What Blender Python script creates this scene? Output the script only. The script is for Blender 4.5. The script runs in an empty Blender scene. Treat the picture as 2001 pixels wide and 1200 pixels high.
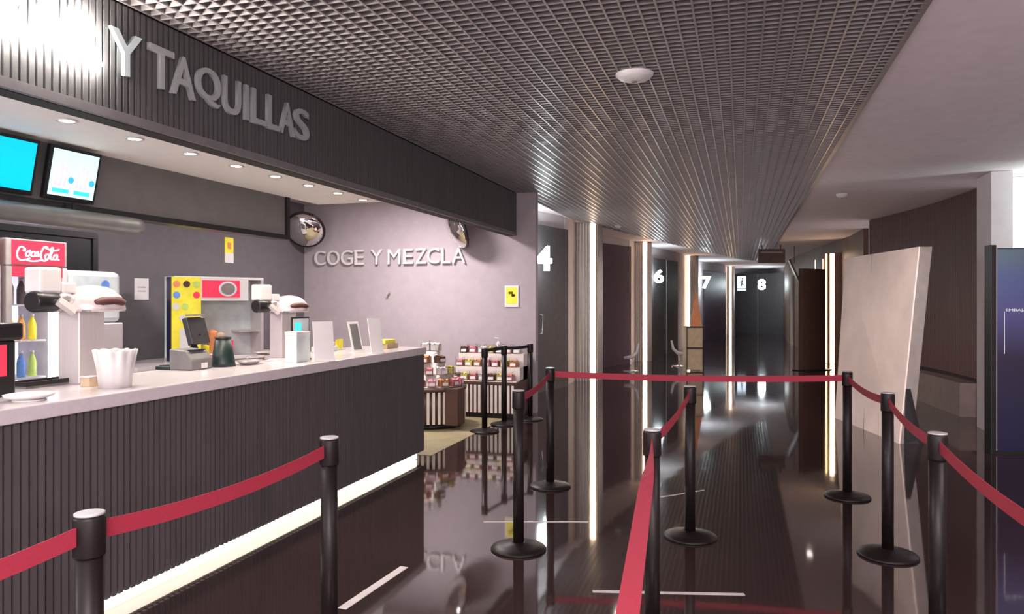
import bpy, math, random
from mathutils import Vector, Matrix
random.seed(7)
PI = math.pi
sc = bpy.context.scene
COL = sc.collection

# ---------------------------------------------------------------- camera
F = 1450.0; CX = 1000.5; HY = 588.0; H = 1.56; YAW = math.atan(447.0/1450.0)
CA, SA = math.cos(YAW), math.sin(YAW)
cd = bpy.data.cameras.new('camera'); cam = bpy.data.objects.new('camera', cd); COL.objects.link(cam)
cd.sensor_width = 36; cd.lens = F/2001*36; cd.shift_y = -12.0/2001; cd.clip_start = .02; cd.clip_end = 200
cam.location = (0, 0, H); cam.rotation_euler = (PI/2, 0, YAW)
sc.camera = cam
# ---------------------------------------------------------------- world, exposure
w = bpy.data.worlds.new('world'); sc.world = w; w.use_nodes = True
bg = w.node_tree.nodes['Background']; bg.inputs[0].default_value = (.62, .56, .60, 1); bg.inputs[1].default_value = 1.7
sc.view_settings.view_transform = 'Standard'; sc.view_settings.look = 'None'
sc.view_settings.gamma = 1; sc.view_settings.use_curve_mapping = False
sc.view_settings.exposure = 0.9

def lamp(name, kind, loc, energy, color=(1, 1, 1), size=.3, size_y=None, target=None, spot=None, parent=None, blend=.6):
    d = bpy.data.lights.new(name, kind); d.energy = energy; d.color = color
    if kind == 'AREA':
        d.size = size
        if size_y: d.shape = 'RECTANGLE'; d.size_y = size_y
    else: d.shadow_soft_size = size
    if kind == 'SPOT': d.spot_size = spot or 2.0; d.spot_blend = blend
    o = bpy.data.objects.new(name, d); COL.objects.link(o); o.location = loc
    if target: o.rotation_euler = (Vector(target)-Vector(loc)).to_track_quat('-Z', 'Y').to_euler()
    if parent: o.parent = parent
    return o
# unseen lobby lights behind the camera with two added fill points, the shop's inner ceiling lamps, the wall washer on the right
lamp('lobby_fill', 'AREA', (.6, -1.6, 3.0), 190, (1, .86, .88), 2.2, target=(.6, -1.0, 0))
lamp('lobby_fill', 'POINT', (2.2, -1.4, 2.1), 140, (1, .84, .90), .15)  # added low point that brightens the plain ceiling and the right side
lamp('lobby_fill', 'POINT', (-1.2, -1.0, 2.0), 35, (1, .92, .90), .15)  # second unseen fill point, well below ceiling height
lamp('lobby_fill', 'AREA', (2.6, 2.5, 3.02), 40, (1, .84, .88), 1.2)
lamp('shop_lamp', 'AREA', (-4.2, 8.4, 3.0), 62, (1, .90, .92), .5, target=(-4.3, 8.5, 0))
lamp('shop_lamp', 'AREA', (-5.0, 4.6, 2.95), 22, (1, .95, .88), .6, target=(-5.0, 4.7, 0))
lamp('shop_lamp', 'AREA', (-4.9, 1.8, 2.95), 14, (1, .97, .92), .6, target=(-5.0, 1.9, 0))
lamp('soffit_fill', 'POINT', (-3.65, .75, 1.5), 22, (1, .95, .88), .12)  # added out-of-view point that brightens the soffit; no lamp stands there
lamp('wall_washer', 'AREA', (4.3, 9.6, 2.45), 30, (.82, 1, .97), 1.2, .2, target=(4.2, 10.5, 2.9))

for _p, _e in (((-1.7, 10.8, 3.05), 40), ((-1.2, 15.0, 3.05), 45), ((-.3, 19.5, 3.05), 60), ((.6, 25.0, 3.05), 80), ((1.2, 14.5, 3.05), 40)):
    lamp('corridor_fill', 'SPOT', _p, _e, (1, .86, .80), .05, spot=2.6, blend=.9)  # unseen spots added to brighten the corridor interior, without fittings
lamp('panel_fill_spot', 'SPOT', (1.55, 5.6, 3.05), 430, (1, .90, .86), .06, target=(2.15, 9.0, 1.1), spot=.85, blend=.9)  # added to brighten the cream panel; no fitting there
# ---------------------------------------------------------------- photo ray -> metres on a known surface
def ray(px, py=HY):
    xc = (px-CX)/F; zc = (HY-py)/F
    return Vector((-SA+xc*CA, CA+xc*SA, zc))
def at(px, t, z=0.):
    r = ray(px); return Vector((r.x*t, r.y*t, z))
def onz(px, py, z):
    r = ray(px, py); return r*((z-H)/r.z)+Vector((0, 0, H))
def onx(px, py, X):
    r = ray(px, py); return r*(X/r.x)+Vector((0, 0, H))
def ony(px, py, Y):
    r = ray(px, py); return r*(Y/r.y)+Vector((0, 0, H))

# ---------------------------------------------------------------- materials
def mat(name, col, rough=.5, metal=0, emit=0, ecol=None, noise=.06, nscale=8., bump=0., bscale=60., spec=.5, ior=1.45, trans=0., coat=0., stretch=None):
    m = bpy.data.materials.new(name); m.use_nodes = True; nt = m.node_tree; N = nt.nodes; L = nt.links
    b = N['Principled BSDF']
    b.inputs['Roughness'].default_value = rough; b.inputs['Metallic'].default_value = metal
    b.inputs['Specular IOR Level'].default_value = spec; b.inputs['IOR'].default_value = ior
    b.inputs['Transmission Weight'].default_value = trans; b.inputs['Coat Weight'].default_value = coat
    tc = N.new('ShaderNodeTexCoord'); mp = N.new('ShaderNodeMapping'); L.new(tc.outputs['Object'], mp.inputs[0])
    if stretch: mp.inputs['Scale'].default_value = stretch
    nz = N.new('ShaderNodeTexNoise'); nz.inputs['Scale'].default_value = nscale; nz.inputs['Detail'].default_value = 3
    L.new(mp.outputs[0], nz.inputs['Vector'])
    rp = N.new('ShaderNodeValToRGB'); L.new(nz.outputs['Fac'], rp.inputs[0])
    lo = [max(0, c*(1-noise*2)) for c in col[:3]]; hi = [min(1, c*(1+noise*2)) for c in col[:3]]
    rp.color_ramp.elements[0].position = .3; rp.color_ramp.elements[1].position = .7
    rp.color_ramp.elements[0].color = (*lo, 1); rp.color_ramp.elements[1].color = (*hi, 1)
    L.new(rp.outputs[0], b.inputs['Base Color'])
    if emit:
        b.inputs['Emission Color'].default_value = (*(ecol or col), 1); b.inputs['Emission Strength'].default_value = emit
    if bump:
        n2 = N.new('ShaderNodeTexNoise'); n2.inputs['Scale'].default_value = bscale; L.new(mp.outputs[0], n2.inputs['Vector'])
        bp = N.new('ShaderNodeBump'); bp.inputs['Strength'].default_value = bump; bp.inputs['Distance'].default_value = .002
        L.new(n2.outputs['Fac'], bp.inputs['Height']); L.new(bp.outputs[0], b.inputs['Normal'])
    return m
M = {}
M['slat'] = mat('dark_slat', (.085, .072, .075), .55, stretch=(1, 1, .1), nscale=20)
M['slat_back'] = mat('slat_backing', (.035, .030, .032), .7)
M['fascia'] = mat('fascia_slat', (.088, .082, .083), .55, stretch=(1, 1, .1), nscale=20)
M['fascia_back'] = mat('fascia_backing', (.028, .026, .027), .7)
M['trim_grey'] = mat('grey_trim', (.16, .145, .15), .5)
M['worktop'] = mat('worktop', (.62, .56, .57), .18, nscale=30, noise=.02)
M['led'] = mat('led_warm', (1, .9, .7), .5, emit=1.9, ecol=(1, .85, .70), noise=0)
M['led_col'] = mat('led_column', (1, .85, .65), .5, emit=8.0, ecol=(1, .72, .50), noise=0)
M['soffit'] = mat('soffit_white', (.88, .85, .81), .6, noise=.01)
M['lens'] = mat('lamp_lens', (1, 1, 1), .4, emit=18, ecol=(1, .93, .78), noise=0)
M['white_wall'] = mat('white_wall', (.60, .55, .56), .7, noise=.02)
M['ceil'] = mat('ceiling_white', (.80, .70, .72), .8, noise=.02)
M['cogewall'] = mat('mauve_wall', (.40, .35, .37), .7, noise=.02)
M['darkwall'] = mat('dark_grey_wall', (.13, .12, .13), .65, noise=.03)
M['bulk'] = mat('bulkhead_grey', (.14, .135, .13), .65, noise=.03)
M['black'] = mat('black_paint', (.012, .011, .012), .35, noise=.05)
M['void'] = mat('void_black', (.025, .014, .016), .9)
M['gridcap'] = mat('grid_edge', (.38, .34, .34), .34, metal=.5, noise=.03)
M['grid'] = mat('grid_blade', (.23, .20, .20), .40, metal=.3, noise=.03)
M['chrome'] = mat('chrome', (.78, .72, .72), .24, metal=.75, noise=.02)
M['steel'] = mat('brushed_steel', (.66, .60, .60), .42, metal=.5, noise=.015, nscale=60, stretch=(1, 1, .05))
M['belt'] = mat('red_belt', (.31, .020, .042), .7, nscale=200, noise=.05)
M['blackbelt'] = mat('black_belt', (.015, .02, .02), .7)
M['post'] = mat('post_black', (.010, .006, .006), .42, noise=.05, spec=.3)
M['postcap'] = mat('post_cap', (.45, .43, .44), .35, metal=.2)
M['white'] = mat('white_plastic', (.68, .65, .64), .4, noise=.01)
M['paper'] = mat('paper', (.75, .72, .72), .7, noise=.01)
M['yellow'] = mat('yellow_panel', (.72, .62, .05), .45, emit=.10, ecol=(.9, .8, .05))  # faint glow added to lift the yellow, the panel is no lamp
M['shopfloor'] = mat('shop_floor', (.34, .29, .16), .5, nscale=5)
M['screen_cyan'] = mat('screen_cyan', (0, .5, .9), .3, emit=.40, ecol=(0, .62, 1.0), noise=0)
M['screen_pale'] = mat('screen_pale', (.6, .95, 1), .3, emit=.40, ecol=(.60, .97, 1.0), noise=0)
M['scr_teal'] = mat('screen_teal', (.05, .6, .6), .3, emit=0.43, ecol=(.05, .75, .72), noise=0)
M['scr_blue'] = mat('screen_blue', (.05, .4, .8), .3, emit=0.43, ecol=(.05, .50, .85), noise=0)
M['scr_pink'] = mat('screen_pinkish', (.7, .6, .7), .3, emit=0.43, ecol=(.70, .68, .78), noise=0)
M['coke'] = mat('fridge_red', (.75, .03, .06), .35, emit=.35, ecol=(.85, .04, .09), noise=.02)
M['cokedark'] = mat('red_side', (.45, .02, .04), .35)
M['logo_white'] = mat('logo_white', (1, .95, .95), .4, emit=1.2, ecol=(1, .85, .88), noise=0)
M['fridge'] = mat('fridge_grey', (.42, .38, .36), .4)
M['fridge_in'] = mat('fridge_inside', (.7, .7, .8), .5, emit=.55, ecol=(.70, .70, .95))  # liner glow stands in for light spread inside the fridge
M['fridge_led'] = mat('fridge_led', (1, 1, 1), .5, emit=3.0, ecol=(.85, .82, 1), noise=0)
M['glass'] = mat('clear_glass', (1, 1, 1), .02, trans=1, ior=1.1, noise=0)
M['glare'] = mat('lit_letter', (1, 1, 1), .5, emit=110, ecol=(1, .97, .90), noise=0)
M['letter'] = mat('grey_letter', (.36, .37, .37), .5, noise=.02)
M['letter_sidelit'] = mat('sidelit_letter', (.60, .70, .70), .5, noise=.02)  # letter grey made lighter: glow of the lit word put into the colour
M['numglow'] = mat('number_glow', (1, 1, 1), .5, emit=9, ecol=(.80, .95, 1), noise=0)
M['numdim'] = mat('pictogram_glow', (.8, .9, 1), .5, emit=.55, ecol=(.75, .88, 1), noise=0)
M['brownwall'] = mat('brown_slat_wall', (.11, .055, .058), .5, stretch=(1, 1, .1), nscale=15)
M['brown'] = mat('dark_brown', (.085, .040, .028), .5)
M['purple'] = mat('aubergine_door', (.11, .065, .105), .45)
M['doorgrey'] = mat('dark_door', (.095, .085, .09), .4)
M['cream'] = mat('cream_panel', (.78, .63, .57), .45, noise=.05, nscale=2.5)
M['slabside'] = mat('panel_side', (.22, .19, .18), .5)
M['column'] = mat('column_beige', (.74, .68, .62), .5, noise=.03)
M['gold'] = mat('led_slim', (1, .8, .4), .5, emit=3.5, ecol=(1, .66, .30), noise=0)
M['benchbrown'] = mat('bench_brown', (.20, .15, .14), .5)
M['totem'] = mat('totem_blue', (.03, .035, .09), .3, emit=.22, ecol=(.10, .12, .42), noise=.2, nscale=1.2)
def totem_mat():
    m = mat('totem_print', (.05, .05, .1), .3, noise=0); N = m.node_tree.nodes; L = m.node_tree.links; b = N['Principled BSDF']
    tc = N.new('ShaderNodeTexCoord'); sp = N.new('ShaderNodeSeparateXYZ'); L.new(tc.outputs['Generated'], sp.inputs[0])
    r = N.new('ShaderNodeValToRGB'); L.new(sp.outputs['Z'], r.inputs[0]); e = r.color_ramp.elements
    e[0].color = (.012, .010, .030, 1); e[1].color = (.07, .10, .12, 1)
    for p, c in ((.45, (.018, .014, .03, 1)), (.68, (.05, .045, .12, 1)), (.85, (.05, .065, .14, 1))): q = e.new(p); q.color = c
    L.new(r.outputs[0], b.inputs['Base Color']); L.new(r.outputs[0], b.inputs['Emission Color']); b.inputs['Emission Strength'].default_value = .22
    return m
M['totem'] = totem_mat()
M['hoodshell'] = mat('hood_shell', (.62, .55, .55), .32, metal=.3)
M['column2'] = mat('column_brown', (.42, .28, .22), .5)
M['navy'] = mat('navy_side', (.012, .012, .06), .4)
M['tape'] = mat('floor_tape', (.50, .44, .44), .5)
M['duct'] = mat('duct_metal', (.24, .24, .25), .35, metal=.7)
M['green'] = mat('dark_green', (.008, .02, .018), .4)
M['greydev'] = mat('grey_device', (.16, .15, .15), .45)
M['orange'] = mat('orange_paint', (.75, .28, .12), .5)
M['card'] = mat('cardboard_beige', (.55, .42, .27), .7)
M['hoodin'] = mat('hood_inside', (.09, .03, .03), .5)
M['pale'] = mat('pale_card', (.62, .68, .68), .4)
M['signbrown'] = mat('sign_brown', (.15, .11, .11), .5)
M['mirror'] = mat('convex_mirror', (.85, .82, .80), .03, metal=1, noise=0)

# the polished floor: dark tiles with thin joints
def floor_mat():
    m = bpy.data.materials.new('polished_floor'); m.use_nodes = True; N = m.node_tree.nodes; L = m.node_tree.links
    b = N['Principled BSDF']; tc = N.new('ShaderNodeTexCoord')
    br = N.new('ShaderNodeTexBrick'); br.offset = 0; br.inputs['Scale'].default_value = 1
    br.inputs['Brick Width'].default_value = .8; br.inputs['Row Height'].default_value = .8; br.inputs['Mortar Size'].default_value = .0025
    br.inputs['Color1'].default_value = (.030, .017, .017, 1); br.inputs['Color2'].default_value = (.034, .020, .019, 1); br.inputs['Mortar'].default_value = (.015, .01, .01, 1)
    L.new(tc.outputs['Object'], br.inputs['Vector']); L.new(br.outputs['Color'], b.inputs['Base Color'])
    b.inputs['Roughness'].default_value = .05; b.inputs['IOR'].default_value = 2.4
    nz = N.new('ShaderNodeTexNoise'); nz.inputs['Scale'].default_value = 3.0; L.new(tc.outputs['Object'], nz.inputs['Vector'])
    bp = N.new('ShaderNodeBump'); bp.inputs['Strength'].default_value = .10; bp.inputs['Distance'].default_value = .004
    L.new(nz.outputs['Fac'], bp.inputs['Height']); L.new(bp.outputs[0], b.inputs['Normal'])
    return m
M['floor'] = floor_mat()
def candy_mat(name, cols):
    m = bpy.data.materials.new(name); m.use_nodes = True; N = m.node_tree.nodes; L = m.node_tree.links
    b = N['Principled BSDF']; tc = N.new('ShaderNodeTexCoord'); v = N.new('ShaderNodeTexVoronoi'); v.inputs['Scale'].default_value = 55
    L.new(tc.outputs['Object'], v.inputs['Vector']); r = N.new('ShaderNodeValToRGB'); L.new(v.outputs['Color'], r.inputs[0])
    r.color_ramp.elements[0].color = (*cols[0], 1); r.color_ramp.elements[1].color = (*cols[1], 1)
    e = r.color_ramp.elements.new(.5); e.color = (*cols[2], 1); L.new(r.outputs[0], b.inputs['Base Color']); b.inputs['Roughness'].default_value = .35
    return m
CANDY = {'red': candy_mat('candy_red', [(.5, .03, .04), (.75, .12, .12), (.6, .3, .3)]),
         'pink': candy_mat('candy_pink', [(.8, .35, .4), (.85, .6, .6), (.7, .15, .2)]),
         'yellow': candy_mat('candy_yellow', [(.8, .62, .1), (.85, .75, .3), (.6, .5, .1)]),
         'brown': candy_mat('candy_brown', [(.18, .07, .04), (.3, .15, .1), (.1, .05, .03)]),
         'white': candy_mat('candy_white', [(.8, .72, .7), (.7, .6, .6), (.85, .8, .75)]),
         'orange': candy_mat('candy_orange', [(.8, .3, .06), (.8, .5, .2), (.5, .15, .05)])}

# ---------------------------------------------------------------- mesh helpers
class MB:
    def __init__(s): s.v = []; s.f = []; s.sm = []
    def add(s, vs, fs, smooth=False):
        k = len(s.v); s.v += [tuple(p) for p in vs]; s.f += [tuple(i+k for i in f) for f in fs]; s.sm += [smooth]*len(fs); return s
    def box(s, a, b):
        x0, x1 = sorted((a[0], b[0])); y0, y1 = sorted((a[1], b[1])); z0, z1 = sorted((a[2], b[2]))
        vs = [(x, y, z) for x in (x0, x1) for y in (y0, y1) for z in (z0, z1)]
        return s.add(vs, [(0, 1, 3, 2), (4, 6, 7, 5), (0, 4, 5, 1), (2, 3, 7, 6), (0, 2, 6, 4), (1, 5, 7, 3)])
    def obox(s, c, ux, uy, uz, hx, hy, hz):
        c = Vector(c); ux, uy, uz = [Vector(u).normalized() for u in (ux, uy, uz)]
        vs = [c+ux*hx*i+uy*hy*j+uz*hz*k for i in (-1, 1) for j in (-1, 1) for k in (-1, 1)]
        return s.add(vs, [(0, 1, 3, 2), (4, 6, 7, 5), (0, 4, 5, 1), (2, 3, 7, 6), (0, 2, 6, 4), (1, 5, 7, 3)])
    def prism(s, pts, z0, z1):
        n = len(pts); vs = [(p[0], p[1], z0) for p in pts]+[(p[0], p[1], z1) for p in pts]
        fs = [tuple(range(n))[::-1], tuple(range(n, 2*n))]+[(i, (i+1) % n, (i+1) % n+n, i+n) for i in range(n)]
        return s.add(vs, fs)
    def lathe(s, prof, c=(0, 0, 0), n=32, axis='z', sx=1, sy=1):
        vs = []; c = Vector(c)
        for r, h in prof:
            for i in range(n):
                a = 2*PI*i/n; x, y = r*math.cos(a)*sx, r*math.sin(a)*sy
                p = {'z': (x, y, h), 'y': (x, h, y), 'x': (h, x, y)}[axis]; vs.append(c+Vector(p))
        fs = []
        for j in range(len(prof)-1):
            for i in range(n):
                a, b = j*n+i, j*n+(i+1) % n; fs.append((a, b, b+n, a+n))
        s.add(vs, fs, True)
        k = len(s.v)-len(vs); m = len(prof)-1
        s.f += [tuple(k+i for i in range(n))[::-1], tuple(k+m*n+i for i in range(n))]; s.sm += [False, False]
        return s
    def tube(s, pts, r, n=10):
        pts = [Vector(p) for p in pts]; vs = []; m = len(pts)
        for i, p in enumerate(pts):
            d = (pts[min(i+1, m-1)]-pts[max(i-1, 0)]).normalized()
            u = d.cross(Vector((0, 0, 1)));
            if u.length < .01: u = d.cross(Vector((1, 0, 0)))
            u.normalize(); w_ = d.cross(u)
            rr = r[i] if isinstance(r, (list, tuple)) else r
            vs += [p+(u*math.cos(2*PI*k/n)+w_*math.sin(2*PI*k/n))*rr for k in range(n)]
        fs = [(j*n+i, j*n+(i+1) % n, (j+1)*n+(i+1) % n, (j+1)*n+i) for j in range(m-1) for i in range(n)]
        fs += [tuple(range(n))[::-1], tuple((m-1)*n+i for i in range(n))]
        return s.add(vs, fs, True)
    def build(s, name, m, parent=None, bevel=0):
        me = bpy.data.meshes.new(name); me.from_pydata(s.v, [], s.f); me.update()
        me.polygons.foreach_set('use_smooth', s.sm)
        me.materials.append(M[m] if isinstance(m, str) else m)
        o = bpy.data.objects.new(name, me); COL.objects.link(o)
        if parent: o.parent = parent; 
        if bevel:
            b = o.modifiers.new('bevel', 'BEVEL'); b.width = bevel; b.segments = 2; b.limit_method = 'ANGLE'
        return o
def fix_normals(o):
    import bmesh
    bm = bmesh.new(); bm.from_mesh(o.data); bmesh.ops.recalc_face_normals(bm, faces=bm.faces); bm.to_mesh(o.data); bm.free()
def tag(o, label, cat, group=None, kind=None):
    if label: o['label'] = label
    if cat: o['category'] = cat
    if group: o['group'] = group
    if kind: o['kind'] = kind
    return o
def thing(name, label, cat, loc=(0, 0, 0), rz=0, group=None):
    o = bpy.data.objects.new(name, None); COL.objects.link(o); o.location = loc; o.rotation_euler = (0, 0, rz)
    o.empty_display_size = .1
    return tag(o, label, cat, group)
def struct(name, mb, m, parent=None):
    o = mb.build(name, m, parent)
    if not parent: o['kind'] = 'structure'
    return o
def copy_tree(o, parent=None):
    c = o.copy(); COL.objects.link(c); c.parent = parent
    for ch in o.children: copy_tree(ch, c)
    return c
def text(name, body, p0, ux, uy, width, height, depth, m, parent=None, bold=.0):
    """lettering as solid mesh: p0 = lower left corner, ux = reading direction, uy = up"""
    cu = bpy.data.curves.new(name, 'FONT'); cu.body = body; cu.extrude = .5; cu.offset = bold; cu.resolution_u = 5
    tmp = bpy.data.objects.new(name, cu); COL.objects.link(tmp)
    dg = bpy.context.evaluated_depsgraph_get(); dg.update()
    me = bpy.data.meshes.new_from_object(tmp.evaluated_get(dg)); bpy.data.objects.remove(tmp)
    xs = [v.co.x for v in me.vertices]; ys = [v.co.y for v in me.vertices]
    x0, x1, y0, y1 = min(xs), max(xs), min(ys), max(ys)
    ux, uy = Vector(ux).normalized(), Vector(uy).normalized(); un = ux.cross(uy); p0 = Vector(p0)
    if width is None: width = (x1-x0)*height/(y1-y0)
    for v in me.vertices:
        v.co = p0+ux*((v.co.x-x0)/(x1-x0)*width)+uy*((v.co.y-y0)/(y1-y0)*height)+un*((v.co.z+.5)*depth)
    me.materials.clear(); me.materials.append(M[m])
    o = bpy.data.objects.new(name, me); COL.objects.link(o)
    if parent: o.parent = parent
    return o
XV, YV, ZV = Vector((1, 0, 0)), Vector((0, 1, 0)), Vector((0, 0, 1))

# ================================================================ THE SETTING
ZC = 3.07
struct('floor', MB().box((-8, -3, -.1), (7, 42, 0)), 'floor')
struct('floor', MB().box((-6.4, 6.9, 0), (-2.98, 9.94, .004)), 'shopfloor')
# open-cell ceiling: black void above, one lattice of thin blades
def grid_end(X):
    P = [(-3.0, 13.6), (-2.8, 14.6), (-2.19, 18.0), (-1.4, 21.9), (.06, 28.5), (.9, 30)]
    for (a, ya), (b, yb) in zip(P, P[1:]):
        if X <= b: return ya+(yb-ya)*(X-a)/(b-a)
    return P[-1][1]
GX0, GX1, GP = -2.98, .90, .0885
g = MB(); nx = int((GX1-GX0)/GP)
for i in range(nx+1):
    x = GX0+i*GP; g.box((x-.004, .6, ZC), (x+.004, grid_end(x), ZC+.032))
y = .6; CP = .068
while y < 30:
    xs = GX0
    while grid_end(xs) < y and xs < GX1: xs += .05
    if xs < GX1: g.box((xs, y-.0025, ZC+.002), (GX1, y+.0025, ZC+.030))
    y += CP
g.box((GX1-.02, .6, ZC-.004), (GX1+.02, 30, ZC+.06))
struct('ceiling', g, 'grid')
g = MB()
for i in range(nx+1):
    x = GX0+i*GP; g.box((x-.0055, .6, ZC-.006), (x+.0055, grid_end(x), ZC-.0002))
y = .6
while y < 30:
    xs = GX0
    while grid_end(xs) < y and xs < GX1: xs += .05
    if xs < GX1: g.box((xs, y-.003, ZC-.0045), (GX1, y+.003, ZC+.0018))
    y += CP
struct('ceiling', g, 'gridcap')
struct('ceiling', MB().box((-3.2, .2, 3.75), (1.0, 31, 3.8)), 'void')
# ducts and beams hidden in the dark void
v = MB()
for yy in (5.4, 7.6, 9.8, 12.2, 14.9, 18, 22): v.box((-2.95, yy-.09, 3.25), (.88, yy+.09, 3.40))
v.box((.35, .8, 3.2), (.75, 28, 3.45))
struct('trim_9', v, 'void')
# plain ceiling right of the lattice and beyond its stepped end
c = MB().box((.92, -3, ZC+.01), (7, 42, ZC+.12))
X = GX0-.1
while X < .92:
    c.box((X, grid_end(X), ZC+.02), (min(X+.1, .92), 42, ZC+.12)); X += .1
c.box((-8, 9.98, ZC+.03), (-2.98, 42, ZC+.12)); c.box((-8, 6.3, 3.04), (-3.02, 9.98, 3.12))
c.box((.92, -3, ZC+.12), (1.0, 31, 3.8))
struct('ceiling', c, 'ceil')
# fascia over the counter
fb = MB().box((-3.14, .3, 2.47), (-3.02, 9.93, 3.75)); struct('trim_1', fb, 'fascia_back')
f = MB(); y = .3
while y < 9.9: f.box((-3.02, y, 2.515), (-2.996, y+.026, ZC-.01)); y += .040
struct('trim_2', f, 'fascia')
struct('trim_3', MB().box((-3.03, .3, 2.47), (-2.990, 9.93, 2.515)), 'trim_grey')
# white soffit behind the fascia, bulkhead at its back
struct('ceiling', MB().box((-3.9, .3, 2.49), (-3.14, 6.3, 2.54)), 'soffit')
struct('wall_back', MB().box((-4.0, .3, 2.15), (-3.9, 5.75, 3.1)), 'bulk')
struct('trim_4', MB().box((-4.02, .3, 2.11), (-3.885, 5.75, 2.15)), 'black')
struct('trim_5', MB().box((-4.02, 5.75, 2.11), (-3.88, 5.80, 2.49)), 'black')
# shop walls
struct('wall_left', MB().box((-6.5, -1, 0), (-6.4, 9.94, 3.1)), 'darkwall')
struct('wall_far', MB().box((-6.5, 9.94, 0), (-2.72, 10.06, 3.75)), 'cogewall')
t5 = MB()
for yy in (4.55, 6.06): t5.box((-6.4, yy-.03, 0), (-6.37, yy+.03, 2.25))
t5.box((-6.4, 4.55, 2.2), (-6.37, 6.06, 2.26)); t5.box((-6.4, 4.55, 2.2), (-6.36, 6.06, 2.26))
struct('door_6', MB().box((-6.398, 4.55, 0), (-6.385, 6.06, 2.2)), 'black')
struct('trim_6', t5, 'black')

# corridor wall behind the pilasters on the left, running to the far end
def wallseg(name, p, q, z0, z1, m, th=.1):
    d = (q-p); n = Vector((d.y, -d.x, 0)).normalized()
    return struct(name, MB().obox(((p+q)/2+n*(-th/2)+Vector((0, 0, (z0+z1)/2))), d, n, ZV, d.length/2, th/2, (z1-z0)/2), m)
LP = [at(1015, 11.5), at(1045, 12.6), at(1106, 13.6), at(1172, 17.4), at(1230, 18.6), at(1274, 21.0), at(1322, 23.2), at(1374, 29), at(1416, 31.4), at(1433, 36.5), at(1500, 36.5), at(1536, 34)]
lw = MB()
for p, q in zip(LP, LP[1:]):
    d = q-p; n = Vector((-d.y, d.x, 0)).normalized()
    lw.obox((p+q)/2+n*.06+Vector((0, 0, 1.55)), d, n, ZV, d.length/2+.03, .05, 1.55)
struct('wall_left', lw, 'white_wall')
def corridor_door(k, p, q, m, ztop, handle=True, leaves=1):
    d = (q-p); L_ = d.length; n = Vector((d.y, -d.x, 0)).normalized(); c_ = (p+q)/2
    o = struct('door_%d' % k, MB().obox(c_+n*.02+Vector((0, 0, ztop/2)), d, n, ZV, L_/2, .025, ztop/2), m)
    u = d.normalized()
    if handle:
        hp = p+u*(L_*.22)+n*.05
        MB().tube([hp+Vector((0, 0, 1.0))-n*.01, hp+n*.06+Vector((0, 0, 1.0)), hp+n*.06+Vector((0, 0, 1.32)), hp-n*.01+Vector((0, 0, 1.32))], .012).build('door_handle', 'chrome', o)
    if leaves == 2:
        MB().obox(c_+n*.05+Vector((0, 0, ztop/2)), d, n, ZV, .006, .006, ztop/2).build('leaf_joint', 'steel', o)
    return o
corridor_door(1, LP[1]-(LP[2]-LP[1])*.2, LP[2], 'doorgrey', 2.86)
corridor_door(2, LP[3], LP[4], 'purple', 2.92, False)
corridor_door(3, LP[5], LP[6], 'doorgrey', 2.78, False, 2)
corridor_door(4, LP[7], LP[8], 'purple', 2.75, False)
corridor_door(5, LP[9], LP[11]-(LP[11]-LP[10])*.05, 'doorgrey', 2.85, False, 2)
# right side of the corridor: wall behind the light columns, slatted dark wall, pilaster, white end wall
RP = [at(1536, 34), at(1548, 27), at(1612, 20.6), at(1668, 17.5), at(1698, 15.6)]
rw = MB()
for p, q in zip(RP, RP[1:]):
    d = q-p; n = Vector((d.y, -d.x, 0)).normalized()
    rw.obox((p+q)/2+n*.06+Vector((0, 0, 1.55)), d, n, ZV, d.length/2+.03, .05, 1.55)
struct('wall_right', rw, 'brown')
# curved slatted wall
A, B = at(1700, 13.9), at(1912, 9.95)
mid = (A+B)/2+Vector((.25, -.10, 0))
def bez(t): return A*(1-t)**2+mid*2*t*(1-t)+B*t*t
bk = MB(); sl = MB(); ba = MB(); NS = 80
for i in range(NS):
    p, q = bez(i/NS), bez((i+1)/NS); d = q-p; n = Vector((d.y, -d.x, 0)).normalized()
    if n.x > 0: n = -n
    bk.obox((p+q)/2-n*.05+Vector((0, 0, 1.535)), d, n, ZV, d.length/2+.004, .04, 1.535)
    sl.obox((p+q)/2+n*.005+Vector((0, 0, 1.79)), d, n, ZV, d.length*.31, .015, 1.28)
struct('wall_right', bk, 'slat_back'); struct('trim_7', sl, 'brownwall')
for i in range(24):
    p, q = bez(i/24), bez((i+1)/24); d = q-p; n = Vector((d.y, -d.x, 0)).normalized()
    if n.x > 0: n = -n
    ba.obox((p+q)/2+n*.10+Vector((0, 0, .225)), d, n, ZV, d.length/2+.012, .13, .225)
tag(ba.build('bench', 'benchbrown'), 'low brown built-in bench along the dark slatted wall on the right', 'bench')
struct('wall_end', MB().box((2.93, 10.5, 0), (7, 10.62, 3.075)), 'white_wall')
pl_ = MB(); pl_.box((2.80, 9.95, 0), (3.02, 10.5, 3.075)); struct('wall_corner', pl_, 'white_wall')
struct('wall_side', MB().box((6.9, -3, 0), (7, 10.6, 3.1)), 'white_wall')

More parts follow.
